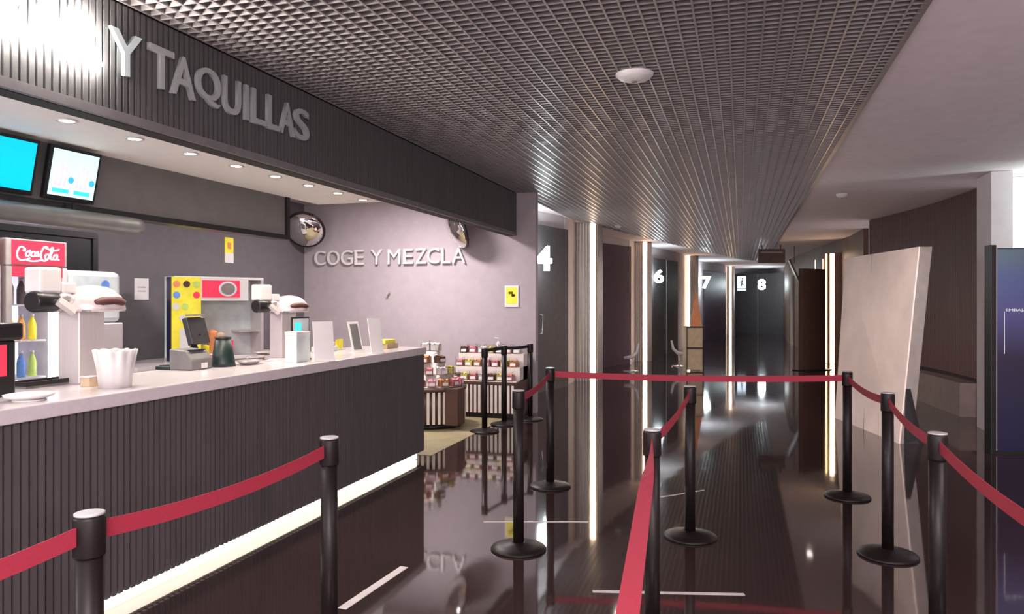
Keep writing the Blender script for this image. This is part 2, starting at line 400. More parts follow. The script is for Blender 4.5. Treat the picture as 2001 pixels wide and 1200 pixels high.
# ================================================================ COUNTER
ct = thing('service_counter', 'long dark slatted service counter with pale worktop and glowing plinth', 'counter', (-3.0, 3.0, 0))
def C(mb, name, m, bevel=0):
    o = mb.build(name, m, ct, bevel); o.matrix_parent_inverse = Matrix.Translation((3.0, -3.0, 0)); return o
b_ = MB().box((-3.66, -.4, .075), (-3.03, 6.78, 1.03)); C(b_, 'body', 'slat_back')
s_ = MB(); y = -.4
while y < 6.2: s_.box((-3.03, y, .077), (-3.006, y+.027, 1.03)); y += .0405
C(s_, 'slat_front', 'slat')
e_ = MB(); y = 6.2
for y0, y1 in ((6.2, 6.395), (6.40, 6.595), (6.60, 6.78)): e_.box((-3.03, y0, .077), (-3.004, y1, 1.03))
C(e_, 'end_panel', 'slat')
C(MB().box((-3.72, -.4, 1.03), (-2.985, 6.80, 1.10)), 'worktop', 'worktop', .006)
C(MB().box((-3.60, -.4, 0), (-3.07, 6.70, .075)), 'plinth', 'trim_grey')
C(MB().box((-3.07, -.4, .006), (-3.045, 6.70, .070)), 'light_strip', 'led')
bc = thing('back_counter', 'low pale back counter along the dark shop wall', 'counter', (-6.0, 6, 0))
def BC(mb, name, m):
    o = mb.build(name, m, bc); o.matrix_parent_inverse = Matrix.Translation((6.0, -6, 0)); return o
BC(MB().box((-6.38, 5.92, 0), (-5.72, 8.6, .86)), 'body', 'steel'); BC(MB().box((-6.39, 5.90, .86), (-5.68, 8.62, .90)), 'worktop', 'worktop')

# downlights
dl = None
for k, (px, py) in enumerate([(135, 229), (262, 264), (374, 293), (459, 319), (535, 341), (600, 357), (656, 374), (706, 388)]):
    yy = 2.97+k*.447
    lab = 'round recessed downlight in the white soffit, %s' % ['first from the bright letters', 'second from the left edge of the photo', 'third from the left', 'fourth from the left', 'fifth from the left', 'third from the shop end', 'second from the shop end', 'nearest the shop end'][k]
    if dl is None:
        dl = thing('downlight', lab, 'ceiling light', (-3.31, yy, 2.49), 0, 'downlights in the counter soffit')
        MB().lathe([(.034, -.001), (.050, -.001), (.052, -.004), (.050, -.008), (.036, -.008), (.034, -.001)], n=28).build('ring', 'white', dl)
        MB().lathe([(.001, -.002), (.034, -.002), (.034, -.006), (.001, -.006)], n=24).build('lens', 'lens', dl)
        lamp('downlight_lamp', 'SPOT', (0, 0, -.02), 16, (1, .90, .76), .03, spot=2.3, parent=dl, blend=.8)
        d_ = dl
    else:
        d_ = copy_tree(dl); d_.location = (-3.31, yy, 2.49); d_['label'] = lab

# ---------------------------------------------------------------- lettering
sg = thing('sign_lettering', 'raised sign letters on the dark slatted fascia, first word glaring white', 'sign', (-2.99, 3.2, 2.70))
def S(o): o.matrix_parent_inverse = Matrix.Translation((2.99, -3.2, -2.70)); return o
def letter(ch, px0, px1, m, dep=.022):
    a, b = onx(px0, 0, -2.99), onx(px1, 0, -2.99)
    return S(text('letter', ch, (-2.994, a.y, 2.70), YV, ZV, b.y-a.y, .222, dep, m, sg, .012))
yR = onx(192, 0, -2.99).y
for ch, y0, y1 in (('B', yR-.58, yR-.42), ('A', yR-.395, yR-.19), ('R', yR-.17, yR)):
    S(text('letter', ch, (-2.994, y0, 2.70), YV, ZV, y1-y0, .222, .035, 'glare', sg, .03))['label'] = 'glaring white lit letter'
for ch, a, b in (('Y', 212, 273), ('T', 288, 336), ('A', 331, 378), ('Q', 380, 428), ('U', 433, 467), ('I', 475, 482), ('L', 488, 517), ('L', 519, 545), ('A', 543, 573), ('S', 572, 601)):
    letter(ch, a, b, 'letter_sidelit' if ch == 'Y' else 'letter')
wl = thing('wall_lettering', 'raised pale letters COGE Y MEZCLA on the mauve shop wall', 'sign', (-5, 9.93, 2.1))
a, b = ony(617, 517, 9.93), ony(912, 515, 9.93)
wx0, wx1, z0, z1 = a.x, b.x, 2.10, 2.32
full = text('tmp', 'COGE Y MEZCLA', (wx0, 9.93, 0), XV, ZV, wx1-wx0, z1-z0, .03, 'white', None, .004)
bpy.data.objects.remove(full)
# letters one by one, advance widths in cap-height units
adv = {'C': 1.0, 'O': 1.08, 'G': 1.06, 'E': .88, ' ': .36, 'Y': .92, 'M': 1.15, 'Z': .86, 'L': .78, 'A': .95}
wd = {'C': .86, 'O': .96, 'G': .92, 'E': .70, 'Y': .86, 'M': .92, 'Z': .78, 'L': .66, 'A': .90}
tot = sum(adv[ch] for ch in 'COGE Y MEZCLA'); x = wx0; kx = (wx1-wx0)/tot
for ch in 'COGE Y MEZCLA':
    if ch != ' ':
        o = text('letter', ch, (x, 9.915, z0), XV, ZV, wd[ch]*kx, z1-z0, .03, 'white', wl, .0); o.matrix_parent_inverse = Matrix.Translation((5, -9.93, -2.1))
    x += adv[ch]*kx

# ---------------------------------------------------------------- menu screens and duct
def screen(name, label, pl, pr, ptop, pbot, mface, content=False):
    a, b = onx(pl, ptop, -3.84), onx(pr, ptop, -3.84)
    wdt = b.y-a.y; ztop, zbot = 2.455, 2.185
    t = thing(name, label, 'screen', (-3.86, (a.y+b.y)/2, zbot), 0)
    t.rotation_euler = (0, math.radians(12), 0)
    h = ztop-zbot
    MB().box((-.02, -wdt/2-.02, -.025), (.012, wdt/2+.02, h+.02)).build('casing', 'black', t, .004)
    dsp = MB().box((.012, -wdt/2, 0), (.016, wdt/2, h)).build('display', mface, t)
    MB().box((-.05, -.05, h*.4), (-.02, .05, h*.7)).build('bracket', 'black', t)
    if content:
        for dy in (-.25, .22):
            c0 = wdt*dy
            MB().box((.016, c0-.055, .018), (.0175, c0+.055, .042)).build('caption_bar', 'scr_teal', dsp)
            for q, hh in ((-.045, .10), (-.015, .135), (.015, .12)):
                MB().lathe([(.010, 0), (.014, hh*.6), (.014, hh)], (.0165, c0+q, .055), 10, 'z', sx=.1).build('drink_picture', 'scr_pink', dsp)
            MB().lathe([(.020, 0), (.020, .001)], (.0165, c0+.06, .10), 16, 'x').build('price_dot', 'scr_blue', dsp)
    return t
screen('menu_screen', 'small menu screen glowing plain bright blue under the soffit', -45, 60, 270, 360, 'screen_cyan')
screen('menu_screen', 'small menu screen with pale cyan drink pictures under the soffit', 94, 182, 300, 385, 'screen_pale', True)
du = thing('ventilation_duct', 'round grey metal pipe hanging below the menu screens', 'pipe', (-3.82, 2.2, 2.05))
prof = [(.0565, -2.2), (.0565, 0)]
MB().lathe([(.057, -2.4), (.057, -1.0), (.0605, -1.0), (.0605, -.97), (.057, -.97), (.057, .3), (.0605, .3), (.0605, .33), (.057, .33), (.057, 1.72), (.052, 1.78)], n=28, axis='y').build('pipe', 'duct', du)
for yy in (-1.2, 0, 1.3): MB().box((-.035, yy-.01, 0), (-.02, yy+.01, .10)).build('hanger', 'black', du)

# ================================================================ STANCHIONS
def make_post(label, group):
    t = thing('queue_post', label, 'queue barrier', group=group)
    MB().lathe([(.172, 0), (.175, .006), (.168, .016), (.12, .028), (.06, .040), (.045, .046)], n=48).build('base', 'post', t)
    MB().lathe([(.034, .04), (.034, .90)], n=28).build('pole', 'post', t)
    MB().lathe([(.039, .885), (.040, .89), (.040, .985), (.037, .994)], n=32).build('belt_head', 'post', t)
    MB().lathe([(.0375, .994), (.0375, .999), (.034, 1.0)], n=32).build('cap', 'postcap', t)
    return t
proto = None
def post(x, y, label, group='queue posts with red belts'):
    global proto
    if proto is None: proto = make_post(label, group); o = proto
    else:
        o = copy_tree(proto)
        for ch in list(o.children):
            if ch.name.startswith('belt.') or ch.name == 'belt': bpy.data.objects.remove(ch)
        o['label'] = label; o['group'] = group
    o.location = (x, y, 0); return o
def belt(o, p, q, m='belt', sag=.03, z=.945, hgt=.05, twist=False):
    """a woven belt pulled from post o at p to q"""
    p, q = Vector((*p, 0)), Vector((*q, 0)); d = (q-p).normalized(); n = Vector((-d.y, d.x, 0))*.0012
    a = p+d*.036; b = q-d*.036; N_ = 24; vs = []; fs = []
    for i in range(N_+1):
        u = i/N_; c_ = a.lerp(b, u); zz = z-sag*4*u*(1-u)
        ta = min(1, u/.22)*1.35 if twist else 0
        nu = n.normalized(); up = ZV*math.cos(ta)+nu*math.sin(ta); no = (nu*math.cos(ta)-ZV*math.sin(ta))*.0012
        for s1, s2 in ((1, -1), (1, 1), (-1, 1), (-1, -1)): vs.append(c_+Vector((0, 0, zz))+no*s1+up*(s2*hgt/2))
    for i in range(N_):
        for k in range(4): fs.append((i*4+k, i*4+(k+1) % 4, i*4+4+(k+1) % 4, i*4+4+k))
    fs += [(0, 1, 2, 3), (N_*4+3, N_*4+2, N_*4+1, N_*4)]
    r = MB().add(vs, fs).build('belt', m, o); r.matrix_parent_inverse = Matrix.Translation(-o.location)
    fix_normals(r)
    return r
PA, PB, PC, PD = (-1.65, 1.55), (-1.62, 2.70), (-1.335, 4.47), (-1.53, 6.05)
PE, PF, PG = (-.37, 3.28), (-.32, 5.03), (.81, 6.43)
PH, PI_, PJ = (.86, 5.02), (.80, 3.55), (.80, 2.05)
o = post(*PA, 'nearest black queue post at the lower left with two red belts'); belt(o, PA, (-1.72, .35)); belt(o, PA, PB)
post(*PB, 'black queue post in front of the slatted counter, second from the left')
o = post(*PC, 'black queue post with a wide round base left of the light strip reflections'); belt(o, PC, PD)
o = post(*PD, 'far black queue post where the red crossing belt begins on the left'); belt(o, PD, PG, sag=.02)
o = post(*PE, 'near black queue post in the lane centre, red belt running towards the camera'); belt(o, PE, (-.10, .10), sag=.02, twist=True)
o = post(*PF, 'middle black queue post in the lane centre with its base fully visible'); belt(o, PF, PE)
post(*PG, 'black queue post in front of the cream panel\'s left edge')
o = post(*PH, 'black queue post in front of the cream panel\'s right part'); belt(o, PH, PG)
o = post(*PI_, 'near black queue post at the right edge with red belts both ways'); belt(o, PI_, PH); belt(o, PI_, PJ)
post(*PJ, 'black queue post just outside the right edge of the photo')
post(-1.72, .35, 'black queue post just outside the left edge of the photo')
post(-.10, .10, 'black queue post right below the camera')
G2 = 'queue posts with black belts by the candy stands'
Q1, Q2, Q3 = at(947, 8.85), at(985, 9.35), at(1036, 9.75)
q1 = post(Q1.x, Q1.y, 'slim black queue post in front of the candy stands, left of its kind', G2); belt(q1, Q1.xy, Q2.xy, 'blackbelt', .0, .965, .04)
q2 = post(Q2.x, Q2.y, 'slim black queue post in front of the candy stands, middle of its kind', G2); belt(q2, Q2.xy, Q3.xy, 'blackbelt', .01, .965, .04)
post(Q3.x, Q3.y, 'slim black queue post at the corner of the mauve wall', G2)

# floor markings
def tape(label, p, q, wd_=.035):
    p, q = Vector((*p, 0)), Vector((*q, 0)); d = q-p; n = Vector((-d.y, d.x, 0))
    tag(MB().obox((p+q)/2+Vector((0, 0, .001)), d, n, ZV, d.length/2, wd_/2, .0008).build('floor_tape', 'tape'), label, 'floor marking', 'tape lines on the floor')
tape('thick whitish tape line on the floor near the counter', onz(668, 1190, 0).xy, onz(790, 1108, 0).xy, .05)
tape('thin pale tape line on the floor before the wide-based post', onz(945, 1020, 0).xy, onz(1150, 1020, 0).xy, .02)
tape('pale tape line on the floor at the lower centre of the photo', onz(1158, 1156, 0).xy, onz(1455, 1162, 0).xy, .03)
tape('short faint tape line on the floor beside the middle queue post', onz(1290, 972, 0).xy, onz(1376, 958, 0).xy, .02)

# ================================================================ PILASTERS WITH LIGHT STRIPS
def pilaster(label, px, t, r, off, ztop=ZC+.02, nled=1, body='column'):
    c_ = at(px, t); to = -Vector((ray(px).x, ray(px).y, 0)).normalized(); rt = Vector((-to.y, to.x, 0))
    th0 = math.atan2(to.y, to.x)
    o = thing('light_column', label, 'column', (c_.x, c_.y, 0), 0, 'columns with vertical light strips')
    MB().lathe([(r*.97, 0), (r*.97, ztop)], n=56).build('core', body, o)
    rb = MB(); nr = 46
    for k in range(nr):
        a = 2*PI*k/nr; d = Vector((math.cos(a), math.sin(a), 0)); u = Vector((-d.y, d.x, 0))
        if -1.0 < ((a-th0+PI) % (2*PI))-PI < .75: rb.obox(d*r+Vector((0, 0, ztop/2)), d, u, ZV, .030, PI*r/nr*.45, ztop/2)
    rb.build('ribs', body, o)
    for k in range(nled):
        a = th0+off-k*.42; d = Vector((math.cos(a), math.sin(a), 0)); u = Vector((-d.y, d.x, 0))
        w_ = .045 if k == 0 else .014
        MB().obox(d*(r+.02)+Vector((0, 0, ztop/2)), d, u, ZV, .028, w_+.02, ztop/2-.001).build('strip_channel', body, o)
        MB().obox(d*(r+.05)+Vector((0, 0, ztop/2)), d, u, ZV, .010, w_, ztop/2-.01).build('light_strip', 'led_col' if k == 0 else 'gold', o)
    return o
def ang(px, pc, t, r): return math.asin(max(-.95, min(.95, (px-pc)*t/F/(r+.05))))
pilaster('ribbed column with the brightest light strip, nearest on the left of the corridor', 1140, 14.9, .40, ang(1158, 1140, 14.9, .40))
pilaster('second ribbed column with a light strip, between the dark purple door and the door with the 6', 1249, 19.5, .34, ang(1260, 1249, 19.5, .34), 3.07)
pilaster('third ribbed column with a light strip, behind the cone shaped standee', 1341, 25.5, .42, ang(1345, 1341, 25.5, .42))
pilaster('farthest ribbed column on the left, beside the pictogram sign', 1424, 33.0, .27, ang(1427, 1424, 33, .27))
pilaster('brown column with paired light strips beside the cream panel', 1634, 18.6, .30, ang(1627, 1634, 18.6, .30), 2.74, 2, 'column2')
pilaster('far right column with a warm light strip beside the brown panel', 1554, 26, .16, ang(1555, 1554, 26, .16), 2.45, 1, 'column')
# slim vertical light lines on ribs: separate slim tubes of the first columns
def slim(label, px, t, z0, z1):
    p = at(px, t); o = MB().box((p.x-.008, p.y-.008, z0), (p.x+.008, p.y+.008, z1)).build('light_tube', 'gold'); tag(o, label, 'light')
slim('short slim light tube left of the brown column, upper one', 1593, 18.9, 2.1, 2.6)
slim('slim light tube left of the brown column, hanging to half height', 1608, 18.5, 1.75, 2.6)

# ---------------------------------------------------------------- illuminated numbers
M['numglare'] = mat('number_glare', (1, 1, 1), .5, emit=30, ecol=(.85, .97, 1), noise=0)
def number(body, px, py, t, hpx, label, m='numglow'):
    c_ = at(px, t); hh = hpx*t/F; z = H+(HY-py)*t/F-hh/2; rt = Vector((CA, SA, 0))
    o = text('room_number', body, Vector((c_.x, c_.y, z))-rt*hh*.36, rt, ZV, hh*.72, hh, .06, m, None, .03)
    tag(o, label, 'sign')
    lamp('number_lamp', 'POINT', c_+Vector((0, -.35, z+hh/2)), 9.0*(t/12), (.8, .95, 1), .1)
number('4', 1061, 505, 12.2, 48, 'glowing white number 4 on the dark door panel', 'numglare')
number('6', 1287, 540, 20.9, 26, 'glowing white number 6 on a dark door panel')
number('7', 1380, 552, 28.3, 24, 'glowing white number 7 beyond the cone shaped standee')
number('8', 1488, 556, 33.5, 21, 'glowing white number 8 on the far wall')
p = at(1449, 34.8); t = thing('pictogram_sign', 'lit rectangular sign with a dark figure left of the number 8', 'sign', (p.x, p.y, 2.10), YAW)
MB().box((-.20, -.03, .05), (.20, .03, .62)).build('panel', 'numdim', t)
MB().box((-.20, -.03, -.06), (.20, .03, .01)).build('lower_bar', 'numdim', t)
fg = MB().tube([(-.02, -.04, .15), (.0, -.04, .28), (.02, -.04, .42)], .025, 8).tube([(.0, -.04, .28), (.09, -.04, .20)], .018, 8).tube([(.02, -.04, .40), (-.08, -.04, .32)], .016, 8)
fg.lathe([(.001, -.03), (.03, -.02), (.035, 0), (.03, .02), (.001, .03)], (.03, -.04, .50), 12); fg.build('figure', 'black', t)

# ================================================================ RIGHT SIDE OBJECTS
# leaning cream panel
BL, BR = at(1632, 9.9), at(1757, 8.1)
def leaning():
    d = (BR-BL).normalized(); n = Vector((d.y, -d.x, 0));
    if n.y > 0: n = -n
    TL = at(1652, 9.95, 2.13); TR = at(1796, 8.15, 2.155)
    q = [BL, BR, TR, TL]; org = (BL+BR)/2
    t = thing('display_panel', 'large cream leaning display panel on the right behind the queue posts', 'panel', org)
    vs = [v-org for v in q]+[v-org-n*.10 for v in q]
    o = MB().add([v+n*.004 for v in vs[:4]]+[v-n*.012 for v in vs[:4]], [(3, 2, 1, 0), (4, 5, 6, 7), (0, 1, 5, 4), (1, 2, 6, 5), (2, 3, 7, 6), (3, 0, 4, 7)]).build('front_sheet', 'cream', t); fix_normals(o)
    o = MB().add([v-n*.012 for v in vs[:4]]+[v-n*.14 for v in vs[:4]], [(3, 2, 1, 0), (4, 5, 6, 7), (0, 1, 5, 4), (1, 2, 6, 5), (2, 3, 7, 6), (3, 0, 4, 7)]).build('carcass', 'slabside', t); fix_normals(o)
    # joint line between the two boards
    a = BL.lerp(BR, .5)-org+n*.006; b = TL.lerp(TR, .42)-org+n*.006
    MB().tube([a, b], .003, 6).build('board_joint', 'slabside', t)
    r = BR-org; MB().add([r-n*.05+Vector(k) for k in ((0, 0, 0), (.16, .02, 0), (.14, .02, .04), (.02, 0, .60))]+[r-n*.10+Vector(k) for k in ((0, 0, 0), (.16, .02, 0), (.14, .02, .04), (.02, 0, .60))], [(0, 1, 2, 3), (7, 6, 5, 4), (0, 4, 5, 1), (1, 5, 6, 2), (2, 6, 7, 3), (3, 7, 4, 0)]).build('foot_bracket', 'black', t)
leaning()
a, b = at(1564, 16.5), at(1610, 16.9); c_ = (a+b)/2; t = thing('partition_panel', 'tall dark brown freestanding panel left of the twin light strips', 'panel', c_, math.atan2((b-a).y, (b-a).x))
L_ = (b-a).length
MB().box((-L_/2, -.05, .02), (L_/2, .05, 2.28)).build('board', 'brown', t, .004); MB().box((-L_/2-.02, -.2, 0), (L_/2+.02, .2, .02)).build('foot_plate', 'black', t)
# blue totem
c_ = at(1943, 7.6); t = thing('poster_totem', 'tall dark blue backlit poster stand at the right edge', 'poster', c_, YAW)
MB().box((-.065, -.05, 0), (-.010, .06, 2.13)).build('side_post', 'black', t, .004)
MB().box((0, -.02, .03), (.95, .05, 2.10)).build('casing', 'navy', t)
MB().box((-.010, -.03, .03), (.008, .05, 2.10)).build('edge_trim', 'steel', t)
MB().box((.012, -.026, .05), (.93, -.02, 2.09)).build('poster_face', 'totem', t)
MB().box((-.05, -.02, 0), (.94, .05, .03)).build('foot_plate', 'black', t)
text('lettering', 'EMBAJADORES', (.10, -.027, 1.445), XV, ZV, .42, .034, .002, 'pale', t)
MB().box((.085, -.029, 1.02), (.089, -.026, 1.45)).build('poster_line', 'pale', t)
# hanging direction sign, hanging tilted screen, smoke detectors
p = at(1507, 20, 0); t = thing('hanging_sign', 'brown rectangular sign hanging from the ceiling at the corridor end', 'sign', (p.x, p.y, 2.58), YAW)
MB().box((-.36, -.05, 0), (.36, .05, .38)).build('board', 'signbrown', t, .004)
for s1 in (-.25, .25): MB().box((s1-.01, -.01, .38), (s1+.01, .01, ZC-2.58)).build('rod', 'black', t)
MB().box((-.30, -.054, .27), (.30, -.05, .30)).build('text_line', 'tape', t)
p = at(1552, 20.5, 2.28); t = thing('hanging_screen', 'thin dark screen hanging tilted above the far warm light strip', 'screen', (p.x, p.y, 2.18))
MB().obox((0, 0, .20), (-.40, 0, .92), (0, 1, 0), (.92, 0, .40), .34, .25, .025).build('casing', 'black', t)
MB().box((-.01, -.01, .42), (.01, .01, ZC-2.18)).build('rod', 'black', t)
det = None
for px, py, lab in ((1240, 143, 'round disc detector under the lattice ceiling, nearest one'), (1645, 380, 'small round detector on the plain ceiling at the right'), (1208, 441, 'small round detector by the lattice edge above the second light column'), (1375, 480, 'small round detector under the lattice, farthest one')):
    q = onz(px, py, ZC)
    if det is None:
        det = thing('smoke_detector', lab, 'detector', (q.x, q.y, ZC-.002), 0, 'detectors on the ceiling')
        MB().lathe([(.001, -.055), (.05, -.052), (.10, -.035), (.125, -.012), (.125, .004)], n=32).build('housing', 'white', det)
        MB().lathe([(.012, -.060), (.02, -.058), (.02, -.050)], n=16).build('sensor_tip', 'greydev', det)
        d_ = det
    else:
        d_ = copy_tree(det); d_.location = (q.x, q.y, ZC+.004); d_['label'] = lab; d_.scale = (.6, .6, 1)
# standee: orange and beige with a pointed top
p = at(1355, 16.5); t = thing('cone_standee', 'beige boxed standee with a tall pointed orange cone, beside the third column', 'display stand', p, YAW)
MB().box((-.17, -.14, .04), (.17, .14, .99)).build('box', 'card', t)
fr = MB()
for zz in (.52, .985): fr.box((-.19, -.16, zz-.012), (.19, .16, zz+.012))
fr.box((-.19, -.16, 0), (-.172, .16, .99)); fr.box((.172, -.16, 0), (.19, .16, .99)); fr.build('frame', 'black', t)
o = MB().add([(-.06, -.1, .99), (.17, -.1, .99), (.17, .1, .99), (-.06, .1, .99), (.045, -.01, 1.80), (.06, -.01, 1.80), (.06, .01, 1.80), (.045, .01, 1.80)], [(0, 1, 5, 4), (1, 2, 6, 5), (2, 3, 7, 6), (3, 0, 4, 7), (4, 5, 6, 7), (3, 2, 1, 0)]).build('cone', 'orange', t); fix_normals(o)
# small white curved stools
st = None
for px, tt, lab in ((1327, 17.6, 'small white curved seat left of the boxed standee'), (1232, 16.4, 'small white curved seat in front of the second column')):
    p = at(px, tt)
    if st is None:
        st = thing('curved_seat', lab, 'seat', p, YAW, 'white curved seats in the corridor')
        MB().tube([(-.18, 0, .62), (-.14, 0, .42), (-.03, 0, .32), (.14, 0, .30)], [.02, .035, .045, .03], 10).build('shell', 'white', st)
        MB().lathe([(.02, .03), (.02, .30)], n=12).build('stem', 'chrome', st); MB().lathe([(.17, 0), (.17, .015), (.03, .035)], n=24).build('base', 'chrome', st)
    else:
        s2 = copy_tree(st); s2.location = p; s2['label'] = lab; s2.scale = (-1, 1, 1)

# ================================================================ SHOP: wall items
def poster(label, c, ux, w_, h_, parts):
    t = thing('wall_notice', label, 'notice', c)
    uy = ZV; un = Vector(ux).cross(uy)
    sh = MB().obox(un*.004, ux, uy, un, w_/2, h_/2, .004).build('sheet', parts[0], t)
    for (x0, x1, z0, z1, m) in parts[1:]:
        MB().obox(Vector(ux)*((x0+x1)/2*w_)+ZV*((z0+z1)/2*h_)+un*.009, ux, uy, un, (x1-x0)/2*w_, (z1-z0)/2*h_, .001).build('printed_block', m, sh)
c_ = onx(276, 565, -6.4); poster('white square notice on the dark grey shop wall', c_, (0, 1, 0), .20, .24, ['paper', (-.3, .3, .05, .12, 'tape'), (-.3, .3, -.12, -.06, 'tape')])
c_ = onx(447, 489, -6.4); poster('narrow yellow and white notice high on the dark grey shop wall', c_, (0, 1, 0), .17, .33, ['yellow', (-.5, .5, -.5, -.12, 'paper'), (-.2, .2, .05, .3, 'orange')])
c_ = ony(1000, 579, 9.93); t = poster('yellow and white camera warning notice on the mauve wall by the corner', c_, (1, 0, 0), .20, .30, ['paper', (-.40, .40, -.36, .42, 'yellow'), (-.22, .10, .10, .22, 'black'), (.0, .25, -.02, .10, 'black')])
c_ = ony(760, 573, 9.92); tag(MB().lathe([(.02, 0), (.012, -.05), (.018, -.06)], c_, 12, 'y').build('wall_hook', 'steel'), 'tiny metal hook on the mauve wall below the letters', 'hook')
# convex mirrors
def mirror(label, c, n, r):
    t = thing('convex_mirror', label, 'mirror', c, 0, 'convex mirrors on the mauve wall'); n = Vector(n).normalized()
    t.rotation_euler = n.to_track_quat('Z', 'Y').to_euler()
    MB().lathe([(r, 0), (r*.9, .035), (r*.7, .075), (r*.45, .105), (r*.2, .12), (.004, .125)], n=48).build('mirror_face', 'mirror', t)
    MB().lathe([(r*1.0, -.02), (r*1.04, -.012), (r*1.04, .006), (r*.99, .008)], n=48).build('rim', 'black', t)
    MB().tube([(0, 0, -.02), (0, .03, -.22)], .02, 10).build('arm', 'black', t)
mirror('round convex mirror at the left corner of the mauve wall', ony(596, 449, 9.55), (.35, -1, -.75), .285)
mirror('round convex mirror half hidden behind the fascia above the letters', ony(893, 448, 9.6), (-.85, -.75, -.5), .29)

# ---------------------------------------------------------------- fridges
def script_logo(parent, x, y0, z0, sy, sz):
    """flowing white script wordmark as bent ribbons"""
    def S_(pts, r=.010):
        return [(x, y0+a*sy, z0+b*sz) for a, b in pts]
    m = MB()
    strokes = [
        [(.16, .78), (.10, .86), (.04, .72), (.0, .45), (.02, .18), (.10, .08), (.20, .14), (.30, .22)],       # big C
        [(.16, .78), (.20, .70), (.17, .6), (.14, .66)],
        [(.27, .62), (.22, .55), (.20, .40), (.23, .30), (.28, .36), (.30, .50), (.27, .62), (.31, .66)],        # o
        [(.40, .60), (.35, .58), (.32, .44), (.34, .32), (.40, .34)],                                             # c
        [(.50, .60), (.45, .60), (.41, .46), (.42, .34), (.47, .36), (.50, .60), (.48, .36), (.53, .36)],        # a
        [(.52, .46), (.57, .48)],
        [(.72, .88), (.66, .95), (.59, .76), (.55, .45), (.57, .18), (.64, .10), (.72, .22)],                     # C
        [(.74, .50), (.68, .50), (.65, .34), (.67, .20), (.73, .24), (.75, .38), (.74, .50)],                     # o
        [(.76, .24), (.80, .50), (.86, .82), (.84, .92), (.80, .80), (.78, .45), (.79, .22), (.83, .22)],        # l
        [(.96, .50), (.90, .50), (.85, .34), (.87, .20), (.93, .24), (.97, .50), (.94, .24), (1.0, .22)],        # a
        [(.20, .14), (.34, .06), (.48, .10), (.56, .16)],
        [(.62, .90), (.74, .78), (.88, .70), (1.0, .82)]]
    for s1 in strokes:
        # smooth by subdivision
        P = [Vector((a, b, 0)) for a, b in s1]
        for _ in range(2):
            Q = [P[0]]
            for u, v_ in zip(P, P[1:]): Q += [u.lerp(v_, .25), u.lerp(v_, .75)]
            P = Q+[P[-1]]
        m.tube([(x, y0+a.x*sy, z0+a.y*sz) for a in P], .0065, 6)
    return m.build('logo_script', 'logo_white', parent)
bottle_proto = {}
def bottle(kind, m, capm, loc, label, group, s=1.):
    if kind not in bottle_proto:
        t = thing('bottle', label, 'bottle', loc, 0, group)
        MB().lathe([(.030, 0), (.033, .01), (.033, .12), (.028, .15), (.014, .185), (.013, .20)], n=18).build('body', m, t)
        MB().lathe([(.015, .20), (.015, .222)], n=14).build('cap', capm, t); bottle_proto[kind] = t
    else:
        t = copy_tree(bottle_proto[kind]); t.location = loc; t['label'] = label; t['group'] = group
    t.scale = (s, s, s); return t
M['b_orange'] = mat('bottle_orange', (.9, .40, .12), .3, noise=.1); M['b_yellow'] = mat('bottle_yellow', (.85, .75, .05), .3, noise=.1)
M['b_blue'] = mat('bottle_blue', (.15, .30, .75), .3, noise=.1); M['b_green'] = mat('bottle_green', (.5, .65, .15), .3, noise=.1)
def fridge(label, y0, y1, x=-5.75, ztop=2.08, logo=True):
    t = thing('drinks_fridge', label, 'fridge', (x, y0, 0)); w_ = y1-y0
    b = MB(); b.box((-.60, 0, .05), (-.04, .03, ztop)); b.box((-.60, w_-.03, .05), (-.04, w_, ztop)); b.box((-.60, .03, .05), (-.56, w_-.03, ztop)); b.box((-.56, .03, ztop-.03), (-.04, w_-.03, ztop)); b.box((-.56, .03, .05), (-.04, w_-.03, .25))
    b.build('cabinet', 'fridge' if logo else 'cokedark', t)
    MB().box((-.555, .03, .25), (-.54, w_-.03, 1.78)).build('liner', 'fridge_in', t)
    MB().box((-.04, .0, 1.855), (-.0, w_, ztop)).build('header_frame', 'fridge' if logo else 'cokedark', t, .008)
    hs = MB().box((0, .045, 1.868), (.008, w_-.03, ztop-.012)).build('header_sign', 'coke', t)
    if logo: script_logo(hs, .010, .085, 1.885, .40, .155)
    MB().box((-.04, 0, .05), (0, .05, 1.85)).build('door_frame', 'fridge' if logo else 'cokedark', t)
    MB().box((-.04, w_-.045, .05), (0, w_, 1.85)).build('door_frame', 'white', t)
    MB().box((-.04, .05, 1.765), (0, w_-.045, 1.85)).build('door_banner', 'coke', t)
    MB().box((-.04, .05, .05), (0, w_-.045, .22)).build('door_frame', 'fridge', t)
    MB().box((-.03, .05, .22), (-.024, w_-.045, 1.765)).build('door_glass', 'glass', t)
    MB().box((-.10, w_-.105, .24), (-.07, w_-.05, 1.60)).build('light_tube', 'fridge_led', t)
    for zz in (.55, .90, 1.22, 1.53): MB().box((-.53, .032, zz-.012), (-.12, w_-.11, zz)).build('shelf', 'white', t)
    return t
fy0, fy1 = onx(12, 500, -5.75).y, onx(131, 500, -5.75).y
fridge('glass-door drinks fridge with a lit red logo header behind the counter', fy0, fy1)
fridge('second red-sided drinks fridge at the left edge of the photo', fy0-.66, fy0-.05, logo=False)
for zz, ks in ((1.22, ('b_orange', 'b_yellow')), (.90, ('b_blue', 'b_green')), (1.53, ('greydev', 'white'))):
    for i in range(4):
        k = ks[i % 2]; nm = {'b_orange': 'orange', 'b_yellow': 'yellow', 'b_blue': 'blue', 'b_green': 'green', 'greydev': 'grey', 'white': 'white'}[k]
        bottle(k, k, 'white', (-5.95, fy0+.085+i*.105, zz), '%s bottle on the %s shelf of the lit drinks fridge' % (nm, {1.22: 'middle', .90: 'lower', 1.53: 'top'}[zz]), '%s bottles in the lit fridge' % nm, 1.02)
